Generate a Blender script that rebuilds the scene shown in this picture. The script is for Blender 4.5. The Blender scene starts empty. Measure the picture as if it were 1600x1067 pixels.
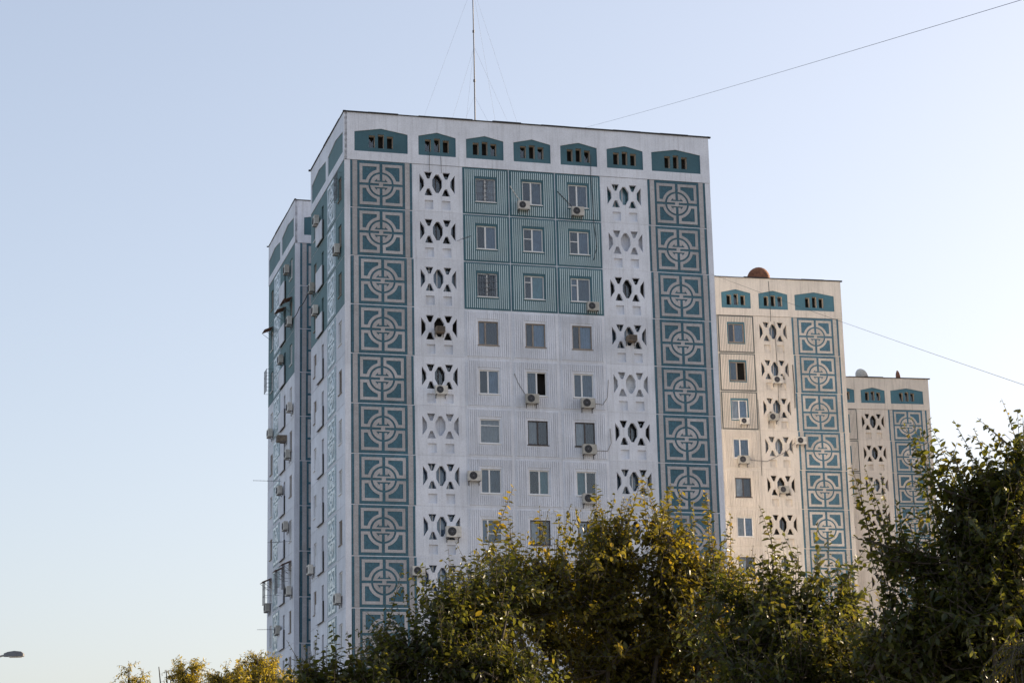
import bpy, math, random
import numpy as np
from mathutils import Matrix, Vector
from mathutils.geometry import tessellate_polygon

R = math.radians
random.seed(7)
rng = np.random.default_rng(11)
scene = bpy.context.scene
COL = scene.collection

# ------------------------------------------------------------------ camera
PITCH, ROLL = R(14.294), R(1.294)
CAM = Vector((0.0, 0.0, 1.9))
FPX = 3393.4                                   # focal length in pixels of a 1600 px wide frame
cam_d = bpy.data.cameras.new('camera')
cam_d.sensor_width = 36.0
cam_d.lens = FPX / 1600.0 * 36.0
cam_d.clip_end = 6000.0
cam_o = bpy.data.objects.new('camera', cam_d)
COL.objects.link(cam_o)
fwd = Vector((0, math.cos(PITCH), math.sin(PITCH)))
rgt = Vector((1, 0, 0))
upv = Vector((0, -math.sin(PITCH), math.cos(PITCH)))
r2 = rgt * math.cos(ROLL) - upv * math.sin(ROLL)
u2 = rgt * math.sin(ROLL) + upv * math.cos(ROLL)
M = Matrix((r2, u2, -fwd)).transposed().to_4x4()
M.translation = CAM
cam_o.matrix_world = M
scene.camera = cam_o

# ------------------------------------------------------------------ sky, sun, exposure
SUN_EL, SUN_AZ = R(17.0), R(66.0)              # azimuth measured from +Y towards +X (behind the towers, to the right)
world = bpy.data.worlds.new('World')
scene.world = world
world.use_nodes = True
wn = world.node_tree
sky = wn.nodes.new('ShaderNodeTexSky')
sky.sky_type = 'NISHITA'
sky.sun_disc = False
sky.sun_elevation = SUN_EL
sky.sun_rotation = SUN_AZ
sky.altitude = 400.0
sky.air_density = 1.0
sky.dust_density = 4.0
sky.ozone_density = 0.8
bg = wn.nodes['Background']
bg.inputs['Strength'].default_value = 0.15
sky_g = wn.nodes.new('ShaderNodeGamma')        # pale, milky late-afternoon air: evens out the whole dome
sky_g.inputs['Gamma'].default_value = 0.73
sky_s = wn.nodes.new('ShaderNodeHueSaturation')
sky_s.inputs['Saturation'].default_value = 0.92
wn.links.new(sky.outputs[0], sky_g.inputs['Color'])
wn.links.new(sky_g.outputs[0], sky_s.inputs['Color'])
sky_w = wn.nodes.new('ShaderNodeMix')         # white balance of the whole dome
sky_w.data_type = 'RGBA'
sky_w.blend_type = 'MULTIPLY'
sky_w.inputs[0].default_value = 1.0
sky_w.inputs[7].default_value = (1.03, 0.988, 1.01, 1)
wn.links.new(sky_s.outputs[0], sky_w.inputs[6])
wn.links.new(sky_w.outputs[2], bg.inputs['Color'])
sun_d = bpy.data.lights.new('sun', 'SUN')
sun_d.energy = 4.6
sun_d.angle = R(0.5)
sun_d.color = (1.0, 0.80, 0.55)
sun_o = bpy.data.objects.new('sun', sun_d)
COL.objects.link(sun_o)
sd = Vector((math.sin(SUN_AZ) * math.cos(SUN_EL), math.cos(SUN_AZ) * math.cos(SUN_EL), math.sin(SUN_EL)))
sun_o.rotation_euler = sd.to_track_quat('Z', 'Y').to_euler()
scene.view_settings.view_transform = 'Standard'
scene.view_settings.look = 'None'
scene.view_settings.gamma = 1.0
scene.view_settings.use_curve_mapping = False
scene.view_settings.exposure = 1.29
scene.render.engine = 'CYCLES'


# ------------------------------------------------------------------ material helpers
def base_mat(name):
    m = bpy.data.materials.new(name)
    m.use_nodes = True
    nt = m.node_tree
    return m, nt, nt.nodes['Principled BSDF']


def N(nt, t, **kw):
    n = nt.nodes.new(t)
    for k, v in kw.items():
        if k in n.inputs:
            n.inputs[k].default_value = v
        else:
            setattr(n, k, v)
    return n


def ramp(nt, src, stops):
    r = nt.nodes.new('ShaderNodeValToRGB')
    e = r.color_ramp.elements
    while len(e) < len(stops):
        e.new(0.5)
    for el, (p, c) in zip(e, stops):
        el.position = p
        el.color = (*c, 1) if len(c) == 3 else c
    nt.links.new(src, r.inputs[0])
    return r


def mixc(nt, fac, a, b, mode='MIX'):
    x = nt.nodes.new('ShaderNodeMix')
    x.data_type = 'RGBA'
    x.blend_type = mode
    for i, v in ((0, fac), (6, a), (7, b)):
        if hasattr(v, 'links') or hasattr(v, 'is_linked'):
            nt.links.new(v, x.inputs[i])
        else:
            x.inputs[i].default_value = v if i == 0 else (*v, 1)
    return x.outputs[2]


def pos_noise(nt, scale, detail=5.0, stretch=(1, 1, 1), rough=0.6):
    g = nt.nodes.new('ShaderNodeNewGeometry')
    mp = nt.nodes.new('ShaderNodeMapping')
    mp.inputs['Scale'].default_value = stretch
    nt.links.new(g.outputs['Position'], mp.inputs[0])
    n = N(nt, 'ShaderNodeTexNoise', Scale=scale, Detail=detail, Roughness=rough)
    nt.links.new(mp.outputs[0], n.inputs['Vector'])
    return n.outputs[0]


def paint(name, col, dirt=(0.25, 0.21, 0.18), streak=0.35, rough=0.75, vary=0.06, spec=0.3, grain=14.0, bump=0.25):
    """weathered paint on concrete: run-off streaks, blotches, slight tone change from piece to piece"""
    m, nt, b = base_mat(name)
    st = pos_noise(nt, 3.0, 6.0, (1.6, 1.6, 0.09))
    bl = pos_noise(nt, 0.55, 5.0)
    fine = pos_noise(nt, grain, 4.0)
    s = ramp(nt, st, [(0.50, (0, 0, 0)), (0.74, (1, 1, 1))])
    k = N(nt, 'ShaderNodeMath', operation='MULTIPLY')
    nt.links.new(s.outputs[0], k.inputs[0])
    k.inputs[1].default_value = streak
    th = pos_noise(nt, 7.0, 3.0, (2.2, 2.2, 0.05), 0.5)
    tr_ = ramp(nt, th, [(0.60, (0, 0, 0)), (0.70, (1, 1, 1))])
    k2 = N(nt, 'ShaderNodeMath', operation='MULTIPLY')
    nt.links.new(tr_.outputs[0], k2.inputs[0])
    k2.inputs[1].default_value = streak * 0.8
    k3 = N(nt, 'ShaderNodeMath', operation='MAXIMUM')
    nt.links.new(k.outputs[0], k3.inputs[0])
    nt.links.new(k2.outputs[0], k3.inputs[1])
    k = k3
    c1 = mixc(nt, k.outputs[0], col, tuple(c * 0.55 + d * 0.25 for c, d in zip(col, dirt)))
    blr = ramp(nt, bl, [(0.3, (1 - vary * 1.6,) * 3), (0.7, (1 + vary,) * 3)])
    c2 = mixc(nt, 1.0, c1, blr.outputs[0], 'MULTIPLY')
    fr = ramp(nt, fine, [(0.3, (0.90,) * 3), (0.7, (1.06,) * 3)])
    c3 = mixc(nt, 1.0, c2, fr.outputs[0], 'MULTIPLY')
    oi = nt.nodes.new('ShaderNodeObjectInfo')
    orr = ramp(nt, oi.outputs['Random'], [(0.0, (1 - vary,) * 3), (1.0, (1 + vary * 0.5,) * 3)])
    c4 = mixc(nt, 1.0, c3, orr.outputs[0], 'MULTIPLY')
    nt.links.new(c4, b.inputs['Base Color'])
    b.inputs['Roughness'].default_value = rough
    b.inputs['Specular IOR Level'].default_value = spec
    bp = N(nt, 'ShaderNodeBump', Strength=bump, Distance=0.01)
    nt.links.new(fine, bp.inputs['Height'])
    nt.links.new(bp.outputs[0], b.inputs['Normal'])
    return m


def mosaic(name, col, joint, scale=16.0, rough=0.6, spec=0.4, amount=0.35):
    """small cut tiles set in mortar"""
    m, nt, b = base_mat(name)
    g = nt.nodes.new('ShaderNodeTexCoord')
    v = N(nt, 'ShaderNodeTexVoronoi', Scale=scale, feature='DISTANCE_TO_EDGE')
    nt.links.new(g.outputs['Object'], v.inputs['Vector'])
    vc = N(nt, 'ShaderNodeTexVoronoi', Scale=scale)
    nt.links.new(g.outputs['Object'], vc.inputs['Vector'])
    e = ramp(nt, v.outputs['Distance'], [(0.02, joint), (0.09, col)])
    h = nt.nodes.new('ShaderNodeSeparateColor')
    nt.links.new(vc.outputs['Color'], h.inputs[0])
    t = ramp(nt, h.outputs[0], [(0, (1 - amount,) * 3), (1, (1 + amount * 0.5,) * 3)])
    c = mixc(nt, 1.0, e.outputs[0], t.outputs[0], 'MULTIPLY')
    bl = pos_noise(nt, 0.8, 4.0)
    br = ramp(nt, bl, [(0.3, (0.85, 0.84, 0.82)), (0.7, (1.05,) * 3)])
    c = mixc(nt, 1.0, c, br.outputs[0], 'MULTIPLY')
    oi = nt.nodes.new('ShaderNodeObjectInfo')
    orr = ramp(nt, oi.outputs['Random'], [(0.0, (0.86,) * 3), (1.0, (1.10,) * 3)])
    c = mixc(nt, 1.0, c, orr.outputs[0], 'MULTIPLY')
    wr = ramp(nt, pos_noise(nt, 2.6, 7.0, (1, 1, 0.45), 0.7), [(0.56, (0, 0, 0)), (0.72, (0.45,) * 3)])
    c = mixc(nt, wr.outputs[0], c, tuple(0.5 * x + 0.12 for x in col))
    nt.links.new(c, b.inputs['Base Color'])
    b.inputs['Roughness'].default_value = rough
    b.inputs['Specular IOR Level'].default_value = spec
    bp = N(nt, 'ShaderNodeBump', Strength=0.3, Distance=0.01)
    nt.links.new(v.outputs['Distance'], bp.inputs['Height'])
    nt.links.new(bp.outputs[0], b.inputs['Normal'])
    return m


def plain(name, col, rough=0.6, metal=0.0, spec=0.4, vary=0.15, scale=6.0, each=0.0):
    m, nt, b = base_mat(name)
    n = pos_noise(nt, scale, 4.0)
    r = ramp(nt, n, [(0.3, tuple(c * (1 - vary) for c in col)), (0.7, tuple(min(1, c * (1 + vary)) for c in col))])
    c = r.outputs[0]
    if each:
        oi = nt.nodes.new('ShaderNodeObjectInfo')
        orr = ramp(nt, oi.outputs['Random'], [(0.0, (1 - each, 1 - each, 1 - each * 1.1)), (0.5, (1, 1, 1)), (1.0, (1 + each, 1 + each, 1 + each))])
        c = mixc(nt, 1.0, c, orr.outputs[0], 'MULTIPLY')
    nt.links.new(c, b.inputs['Base Color'])
    b.inputs['Roughness'].default_value = rough
    b.inputs['Metallic'].default_value = metal
    b.inputs['Specular IOR Level'].default_value = spec
    return m


def glass_mat(name):
    m, nt, b = base_mat(name)
    nt.nodes.remove(b)
    out = nt.nodes['Material Output']
    tr = N(nt, 'ShaderNodeBsdfTransparent')
    tr.inputs[0].default_value = (0.90, 0.93, 0.96, 1)
    gl = N(nt, 'ShaderNodeBsdfGlossy')
    gl.inputs['Roughness'].default_value = 0.03
    fr = N(nt, 'ShaderNodeFresnel', IOR=1.75)
    mx = nt.nodes.new('ShaderNodeMixShader')
    nt.links.new(fr.outputs[0], mx.inputs[0])
    nt.links.new(tr.outputs[0], mx.inputs[1])
    nt.links.new(gl.outputs[0], mx.inputs[2])
    nt.links.new(mx.outputs[0], out.inputs['Surface'])
    return m


def leaf_mat(name, lo, mid, hi, trans):
    m, nt, b = base_mat(name)
    out = nt.nodes['Material Output']
    at = nt.nodes.new('ShaderNodeAttribute')
    at.attribute_name = 'tone'
    r = ramp(nt, at.outputs['Fac'], [(0.0, lo), (0.55, mid), (1.0, hi)])
    nt.links.new(r.outputs[0], b.inputs['Base Color'])
    b.inputs['Roughness'].default_value = 0.36
    b.inputs['Specular IOR Level'].default_value = 0.5
    tl = N(nt, 'ShaderNodeBsdfTranslucent')
    tc = mixc(nt, 1.0, r.outputs[0], trans, 'MULTIPLY')
    nt.links.new(tc, tl.inputs[0])
    mx = nt.nodes.new('ShaderNodeMixShader')
    mx.inputs[0].default_value = 0.52
    nt.links.new(b.outputs[0], mx.inputs[1])
    nt.links.new(tl.outputs[0], mx.inputs[2])
    nt.links.new(mx.outputs[0], out.inputs['Surface'])
    return m


MAT = {}
MAT['whiteA'] = paint('white_wall_paint', (0.77, 0.785, 0.845), streak=0.45, vary=0.08)
MAT['tealA'] = paint('teal_wall_paint', (0.074, 0.160, 0.196), streak=0.22, vary=0.10)
MAT['tealSide'] = paint('side_teal_paint', (0.135, 0.225, 0.245), streak=0.22, vary=0.08)
MAT['ribA'] = paint('pale_rib_paint', (0.54, 0.66, 0.69), streak=0.2)
MAT['beigeA'] = mosaic('beige_mosaic', (0.50, 0.48, 0.49), (0.40, 0.38, 0.385), amount=0.14)
MAT['bgA'] = mosaic('teal_mosaic', (0.060, 0.155, 0.208), (0.052, 0.13, 0.178), scale=12, amount=0.25)
MAT['glossBase'] = mosaic('glazed_blue_mosaic', (0.38, 0.49, 0.545), (0.30, 0.40, 0.45), scale=14, rough=0.5, spec=0.3)
MAT['glossRelief'] = mosaic('glazed_white_mosaic', (0.62, 0.70, 0.745), (0.50, 0.58, 0.63), scale=14, rough=0.22, spec=0.8, amount=0.2)
MAT['whiteB'] = paint('cream_wall_paint', (0.75, 0.68, 0.605), dirt=(0.2, 0.15, 0.12), streak=0.6, vary=0.06)
MAT['tealB'] = paint('blue_wall_paint', (0.085, 0.205, 0.265), streak=0.3, vary=0.10)
MAT['grooveB'] = paint('dark_groove_paint', (0.16, 0.17, 0.165), streak=0.3, vary=0.1)
MAT['beigeB'] = mosaic('cream_mosaic', (0.62, 0.57, 0.52), (0.49, 0.44, 0.40), amount=0.16)
MAT['bgB'] = mosaic('blue_mosaic', (0.085, 0.190, 0.265), (0.07, 0.16, 0.22), scale=12, amount=0.25)
MAT['shade_fill'] = plain('dark_shade_fill', (0.035, 0.032, 0.03), 0.9)  # shade of unlit rooms and of the screen gaps, put into the colour
MAT['reveal'] = paint('raw_reveal', (0.72, 0.63, 0.53), streak=0.4)
MAT['tar'] = plain('roofing_felt', (0.035, 0.033, 0.035), 0.85)
MAT['pvc'] = plain('white_window_frame', (0.80, 0.79, 0.78), 0.4, vary=0.05)
MAT['wood'] = plain('weathered_wood_frame', (0.30, 0.25, 0.21), 0.7)
MAT['darkframe'] = plain('dark_frame', (0.07, 0.06, 0.06), 0.6)
MAT['glass'] = glass_mat('window_glass')
MAT['c_blue'] = plain('blue_grey_curtain', (0.27, 0.37, 0.50), 0.9, scale=3, each=0.45)
MAT['c_white'] = plain('white_curtain', (0.66, 0.67, 0.69), 0.9, scale=3, each=0.25)
MAT['c_teal'] = plain('teal_curtain', (0.22, 0.50, 0.56), 0.9, scale=3, each=0.2)
MAT['c_net'] = plain('dark_insect_net', (0.045, 0.045, 0.05), 0.9, scale=3, each=0.5)
MAT['c_brown'] = plain('brown_curtain', (0.16, 0.10, 0.075), 0.9, scale=3)
MAT['ac'] = plain('aged_white_enamel', (0.54, 0.51, 0.465), 0.5, vary=0.2, scale=4, each=0.3)
MAT['acold'] = plain('rusty_old_enamel', (0.20, 0.155, 0.115), 0.7, vary=0.35, scale=8)
MAT['fan'] = plain('black_fan_grille', (0.025, 0.025, 0.027), 0.5)
MAT['steel'] = plain('grey_steel', (0.12, 0.12, 0.135), 0.6)
MAT['rust'] = plain('rusty_steel', (0.19, 0.085, 0.05), 0.8, vary=0.4, scale=5)
MAT['cable'] = plain('dark_cable', (0.05, 0.05, 0.055), 0.7)
MAT['cable_grey'] = plain('grey_cable', (0.22, 0.21, 0.21), 0.7)
MAT['dish'] = plain('white_dish', (0.62, 0.60, 0.56), 0.5)
MAT['lamp'] = plain('lamp_housing', (0.16, 0.16, 0.17), 0.5)
MAT['concrete'] = plain('concrete', (0.33, 0.31, 0.29), 0.85)
MAT['bark'] = plain('bark', (0.075, 0.06, 0.045), 0.9, vary=0.35, scale=10)
MAT['ground'] = plain('dry_earth_and_asphalt', (0.15, 0.145, 0.13), 0.9, vary=0.3, scale=0.15)
MAT['leaf'] = leaf_mat('mulberry_leaf', (0.048, 0.058, 0.014), (0.100, 0.098, 0.018), (0.24, 0.18, 0.028), (2.4, 1.9, 0.8))
MAT['leafdark'] = leaf_mat('dark_leaf', (0.031, 0.045, 0.014), (0.058, 0.070, 0.018), (0.15, 0.125, 0.025), (2.3, 1.85, 0.8))
MAT['leafgold'] = leaf_mat('golden_leaf', (0.12, 0.12, 0.017), (0.23, 0.19, 0.025), (0.38, 0.29, 0.04), (2.0, 1.75, 0.7))


# ------------------------------------------------------------------ mesh helpers
class MB:
    def __init__(s):
        s.v, s.f = [], []

    def box(s, x0, x1, y0, y1, z0, z1):
        i = len(s.v)
        s.v += [(x0, y0, z0), (x1, y0, z0), (x1, y1, z0), (x0, y1, z0), (x0, y0, z1), (x1, y0, z1), (x1, y1, z1), (x0, y1, z1)]
        s.f += [tuple(i + k for k in q) for q in ((0, 3, 2, 1), (4, 5, 6, 7), (0, 1, 5, 4), (1, 2, 6, 5), (2, 3, 7, 6), (3, 0, 4, 7))]
        return s

    def plate(s, loops, y0, y1):
        """outline (first loop) with holes, in the x-z plane, front at y0, back at y1"""
        pts = [p for l in loops for p in l]
        tris = tessellate_polygon([[Vector((x, z, 0)) for x, z in l] for l in loops])
        i = len(s.v)
        n = len(pts)
        s.v += [(x, y0, z) for x, z in pts] + [(x, y1, z) for x, z in pts]
        for t in tris:
            a, b, c = (pts[k] for k in t)
            cr = (b[0] - a[0]) * (c[1] - a[1]) - (b[1] - a[1]) * (c[0] - a[0])
            t = t if cr > 0 else t[::-1]
            s.f.append(tuple(i + k for k in t))
            s.f.append(tuple(i + n + k for k in t[::-1]))
        o = 0
        for li, l in enumerate(loops):
            m = len(l)
            ar = sum(l[k][0] * l[(k + 1) % m][1] - l[(k + 1) % m][0] * l[k][1] for k in range(m))
            ccw = (ar > 0) == (li == 0)
            for k in range(m):
                a, b = i + o + k, i + o + (k + 1) % m
                q = (a, a + n, b + n, b)
                s.f.append(q if ccw else q[::-1])
            o += m
        return s

    def tube(s, pts, rad, seg=6):
        i = len(s.v)
        pts = [Vector(p) for p in pts]
        n = len(pts)
        rad = rad if isinstance(rad, (list, tuple)) else [rad] * n
        for k, p in enumerate(pts):
            d = (pts[min(k + 1, n - 1)] - pts[max(k - 1, 0)]).normalized()
            a = d.cross(Vector((0, 0, 1)) if abs(d.z) < 0.9 else Vector((1, 0, 0))).normalized()
            b = d.cross(a)
            for j in range(seg):
                t = 2 * math.pi * j / seg
                s.v.append(tuple(p + (a * math.cos(t) + b * math.sin(t)) * rad[k]))
        for k in range(n - 1):
            for j in range(seg):
                a = i + k * seg + j
                b = i + k * seg + (j + 1) % seg
                s.f.append((a, b, b + seg, a + seg))
        s.f.append(tuple(i + j for j in range(seg))[::-1])
        s.f.append(tuple(i + (n - 1) * seg + j for j in range(seg)))
        return s

    def mesh(s, name, mat, smooth=False):
        me = bpy.data.meshes.new(name)
        me.from_pydata(s.v, [], s.f)
        me.materials.append(MAT[mat] if mat else None)
        if smooth:
            me.polygons.foreach_set('use_smooth', [True] * len(me.polygons))
        me.update()
        return me


def rect(x0, x1, z0, z1):
    return [(x0, z0), (x1, z0), (x1, z1), (x0, z1)]


def put(name, me, parent=None, loc=(0, 0, 0), rz=0.0, mat=None, kind=None):
    o = bpy.data.objects.new(name, me)
    COL.objects.link(o)
    o.parent = parent
    o.location = loc
    o.rotation_euler = (0, 0, rz)
    if mat:
        o.material_slots[0].link = 'OBJECT'
        o.material_slots[0].material = MAT[mat]
    if kind:
        o['kind'] = kind
    return o


def thing(name, label, cat, loc=(0, 0, 0), rz=0.0, group=None):
    o = bpy.data.objects.new(name, None)
    COL.objects.link(o)
    o.location = loc
    o.rotation_euler = (0, 0, rz)
    return tag(o, label, cat, group)


def tag(o, label, cat, group=None):
    o['label'] = label
    o['category'] = cat
    if group:
        o['group'] = group
    return o


def at(u, v, Y):
    """world point seen at photo pixel (u, v) at forward distance Y metres"""
    a, b = u - 800.0, 533.5 - v
    uu = math.cos(ROLL) * a + math.sin(ROLL) * b
    vv = -math.sin(ROLL) * a + math.cos(ROLL) * b
    d = Vector((uu / FPX, math.cos(PITCH) - math.sin(PITCH) * vv / FPX, math.sin(PITCH) + math.cos(PITCH) * vv / FPX))
    return CAM + d * (Y / d.y)


# ------------------------------------------------------------------ ground
g = MB()
g.v = [(-2500, -2500, 0), (2500, -2500, 0), (2500, 2500, 0), (-2500, 2500, 0)]
g.f = [(0, 1, 2, 3)]
put('ground', g.mesh('ground', 'ground'), kind='structure')

# ------------------------------------------------------------------ tower pieces (x right, y into the wall, z up)
HR, FH, W, D1, GAP0, GAP1, DEEP = 48.02, 3.0, 23.37, 11.36, 11.36, 17.55, 28.76
ATT = 3.0
PH = 2.95                                        # panel height, 5 cm joints


def ftop(k):
    return HR - ATT - FH * k


# ornament: corner frame and medallion around the centre
def corner_loops(sx, sy, gx, gy, rb, t, n=12):
    def loop(x1, y1, gx, gy, r):
        a0 = math.acos(gx / r)
        a1 = math.asin(gy / r)
        arc = [(r * math.cos(a0 + (a1 - a0) * k / n), r * math.sin(a0 + (a1 - a0) * k / n)) for k in range(n + 1)]
        return [(x1, y1), (gx, y1)] + arc + [(x1, gy)]
    return loop(sx, sy, gx, gy, rb), loop(sx - t, sy - t, gx + t, gy + t, rb + t)


def corner_frame_mesh(fx, fz, sc=1.0):
    o, i = corner_loops(1.315, 1.295, 0.09, 0.08, 0.785, 0.175)
    o = [(x * fx * sc, z * fz) for x, z in o]
    i = [(x * fx * sc, z * fz) for x, z in i]
    m = MB()
    n = len(o)
    y0, y1 = -0.028, 0.004
    m.v = [(x, y0, z) for x, z in o] + [(x, y0, z) for x, z in i] + [(x, y1, z) for x, z in o] + [(x, y1, z) for x, z in i]
    for k in range(n):
        q = (k + 1) % n
        m.f += [(k, q, n + q, n + k), (k, 2 * n + k, 2 * n + q, q), (n + k, n + q, 3 * n + q, 3 * n + k)]
    return m


def medallion_mesh(sc=1.0):
    s = 0.665 / 110
    r = 110.0

    def arc(a0, a1, n=14):
        return [(r * math.cos(a0 + (a1 - a0) * k / n), r * math.sin(a0 + (a1 - a0) * k / n)) for k in range(n + 1)]
    a = math.asin(12 / r)
    b = math.acos(14 / r)
    up = [(20, 12)] + arc(a, b) + [(14, 42), (40, 42), (40, 60), (66, 34), (66, 28), (-66, 28), (-66, 34), (-40, 60), (-40, 42), (-14, 42)] \
        + arc(math.pi - b, math.pi - a) + [(-20, 12)]
    pts = up + [(-x, -z) for x, z in up]
    return MB().plate([[(x * s * sc, z * s) for x, z in pts]], -0.028, 0.004)


ORN_W = 3.82
me_orn_base = MB().box(0, ORN_W, 0, 0.16, 0, PH).mesh('ornament_panel', 'bgA')
me_strip = MB().box(0, 0.29, -0.022, 0.004, 0, PH).mesh('beige_strip', 'beigeA')
me_corner = {(a, b): corner_frame_mesh(a, b).mesh('corner_frame', 'beigeA') for a in (-1, 1) for b in (-1, 1)}
me_medal = medallion_mesh().mesh('medallion', 'beigeA')
SC = 0.80
me_cornerS = {(a, b): corner_frame_mesh(a, b, SC).mesh('corner_frame', 'glossRelief') for a in (-1, 1) for b in (-1, 1)}
me_medalS = medallion_mesh(SC).mesh('medallion', 'glossRelief')
me_glossbase = MB().box(0, 2.86, -0.014, 0.004, 0.08, 2.87).mesh('mosaic_panel', 'glossBase')


def ornament(T, x, z, pal, rz=0.0, y=0.0):
    p = put('ornament_panel', me_orn_base, T, (x, y, z), rz, pal['bg'])
    for sx in (0.15, 3.38):
        put('beige_strip', me_strip, p, (sx, 0, 0), 0, pal['beige'])
    for ab, me in me_corner.items():
        put('corner_frame', me, p, (1.90, 0, 1.477), 0, pal['beige'])
    put('medallion', me_medal, p, (1.90, 0, 1.477), 0, pal['beige'])


# lattice screen
cx = 5.69 - 4.17
half = [[(4.59, -3.65), (4.86, -4.03), (4.88, -4.40), (4.59, -4.83)],
        [(4.87, -3.50), (5.37, -3.50), (5.21, -3.93), (5.06, -3.93)],
        [(4.89, -5.0), (5.07, -4.55), (5.22, -4.55), (5.41, -5.0)]]
holes = []
for l in half:
    q = [(x - 4.17, z + 6.007) for x, z in l]
    holes.append(q)
    holes.append([(2 * cx - x, z) for x, z in q][::-1])
holes.append([(x - 4.17, z + 6.007) for x, z in
              [(5.60, -3.64), (5.78, -3.64), (6.0, -3.99), (6.0, -4.42), (5.78, -4.82), (5.60, -4.82), (5.38, -4.42), (5.38, -3.99)]])
LAT_W = 3.05
niche = [rect(0.73, 1.26, 0.15, 0.715), rect(1.80, 2.33, 0.15, 0.715)]
me_lattice = MB().plate([rect(0, LAT_W, 0, PH)] + holes + niche, 0, 0.20).mesh('lattice_panel', 'whiteA')
me_niche = MB().box(0, 0.55, 0.12, 0.17, 0, 0.585).mesh('niche_back', 'whiteA')
gm = MB()
for a in (0.38, 1.02, 1.50, 2.02, 2.64):
    gm.box(a - 0.03, a + 0.03, 0.36, 0.41, 0.92, 2.62)
gm.box(0.3, 2.75, 0.365, 0.405, 0.92, 0.98).box(0.3, 2.75, 0.365, 0.405, 2.56, 2.62)
me_logframe = gm.mesh('glazing_frame', 'pvc')
me_logpane = MB().box(0.3, 2.75, 0.385, 0.39, 0.95, 2.6).mesh('pane', 'glass')
cm = MB()
for k in range(30):
    x0 = 0.3 + k * 2.45 / 30
    i = len(cm.v)
    cm.v += [(x0, 0.47 + 0.03 * (k % 2), 0.9), (x0 + 2.45 / 30, 0.47 + 0.03 * ((k + 1) % 2), 0.9), (x0 + 2.45 / 30, 0.47 + 0.03 * ((k + 1) % 2), 2.65), (x0, 0.47 + 0.03 * (k % 2), 2.65)]
    cm.f.append((i, i + 1, i + 2, i + 3))
me_logcurtain = cm.mesh('curtain', 'c_white')
me_board = MB().box(0.3, 1.5, 0.30, 0.33, 0.8, 2.7).box(1.51, 2.75, 0.30, 0.33, 0.8, 2.7).mesh('boarding', 'whiteA')
sm = MB()
for k in range(26):
    sm.box(0.3, 2.75, 0.33, 0.35 + 0.02 * (k % 2), 0.85 + k * 0.07, 0.85 + k * 0.07 + 0.06)
me_slats = sm.mesh('slatted_blind', 'c_white')


def lattice(T, x, z, pal, style):
    p = put('lattice_panel', me_lattice, T, (x, 0, z), 0, pal['wall'])
    for nx in (0.72, 1.79):
        put('niche_back', me_niche, p, (nx, 0, 0.14), 0, pal['wall'])
    if style == 'board':
        put('boarding', me_board, p, (0, 0, 0), 0, pal['wall'])
        return
    if style == 'slat':
        put('slatted_blind', me_slats, p)
        return
    if style != 'open':
        put('glazing_frame', me_logframe, p, (0, 0, 0), 0, 'darkframe' if style == 'dark' else 'pvc')
        put('pane', me_logpane, p)
        if style != 'dark':
            put('curtain', me_logcurtain, p, (0, 0, 0), 0, {'blue': 'c_blue', 'white': 'c_white', 'teal': 'c_teal'}[style])


# window panels with ribs
PW, WW, WH, WZ = 2.89, 1.25, 1.47, 0.82           # panel width, window width, height, height above the floor joint
WX = (PW - WW) / 2
me_winpanel = MB().plate([rect(0, PW, 0, PH), rect(WX, WX + WW, WZ, WZ + WH)], 0, 0.16).mesh('window_panel', 'tealA')
nr = 21
per = (PW - 0.2) / nr


def rib_mesh(off, wid, dep):
    rm = MB()
    for k in range(nr):
        x0 = 0.1 + (k + off) * per
        x1 = x0 + per * wid
        if x1 > WX - 0.10 and x0 < WX + WW + 0.10:
            rm.box(x0, x1, -dep, 0.004, 0.10, WZ - 0.14)
            rm.box(x0, x1, -dep, 0.004, WZ + WH + 0.14, PH - 0.10)
        else:
            rm.box(x0, x1, -dep, 0.004, 0.10, PH - 0.10)
    return rm.mesh('ribs', 'ribA')


me_ribs = rib_mesh(0.27, 0.46, 0.035)              # painted rows: slim pale ribs
me_ribs_white = rib_mesh(0.16, 0.68, 0.042)         # plain rows: broad ribs with narrow grooves

WCACHE = {}


def win_meshes(w, h, mull, transom):
    key = (w, h, mull, transom)
    if key in WCACHE:
        return WCACHE[key]
    f = MB()
    t = 0.065
    f.box(0, t, 0.07, 0.13, 0, h).box(w - t, w, 0.07, 0.13, 0, h).box(t, w - t, 0.072, 0.13, 0, t).box(t, w - t, 0.072, 0.13, h - t, h)
    xs = [t]
    panes = []
    if mull:
        xm = w * mull
        f.box(xm - 0.045, xm + 0.045, 0.065, 0.13, t, h - t)
        panes = [(t, xm - 0.045), (xm + 0.045, w - t)]
    else:
        panes = [(t, w - t)]
    if transom:
        a, b = panes[0] if transom > 0 else panes[-1]
        zt = h * abs(transom)
        f.box(a, b, 0.074, 0.13, zt - 0.025, zt + 0.025)
    fm = f.mesh('frame', 'pvc')
    pm = [MB().box(a, b, 0.098, 0.102, t, h - t).mesh('pane', 'glass') for a, b in panes]
    cs = []
    for a, b in panes:
        c = MB()
        n = 10
        for k in range(n):
            xa, xb = a - 0.03 + (b - a + 0.06) * k / n, a - 0.03 + (b - a + 0.06) * (k + 1) / n
            ya, yb = 0.20 + 0.035 * (k % 2), 0.20 + 0.035 * ((k + 1) % 2)
            i = len(c.v)
            c.v += [(xa, ya, 0), (xb, yb, 0), (xb, yb, h), (xa, ya, h)]
            c.f.append((i, i + 1, i + 2, i + 3))
        cs.append(c.mesh('curtain', 'c_blue'))
    sill = MB().box(-0.05, w + 0.05, -0.06, 0.068, -0.05, -0.004).mesh('sill', 'pvc')
    WCACHE[key] = (fm, pm, cs, sill)
    return WCACHE[key]


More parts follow.
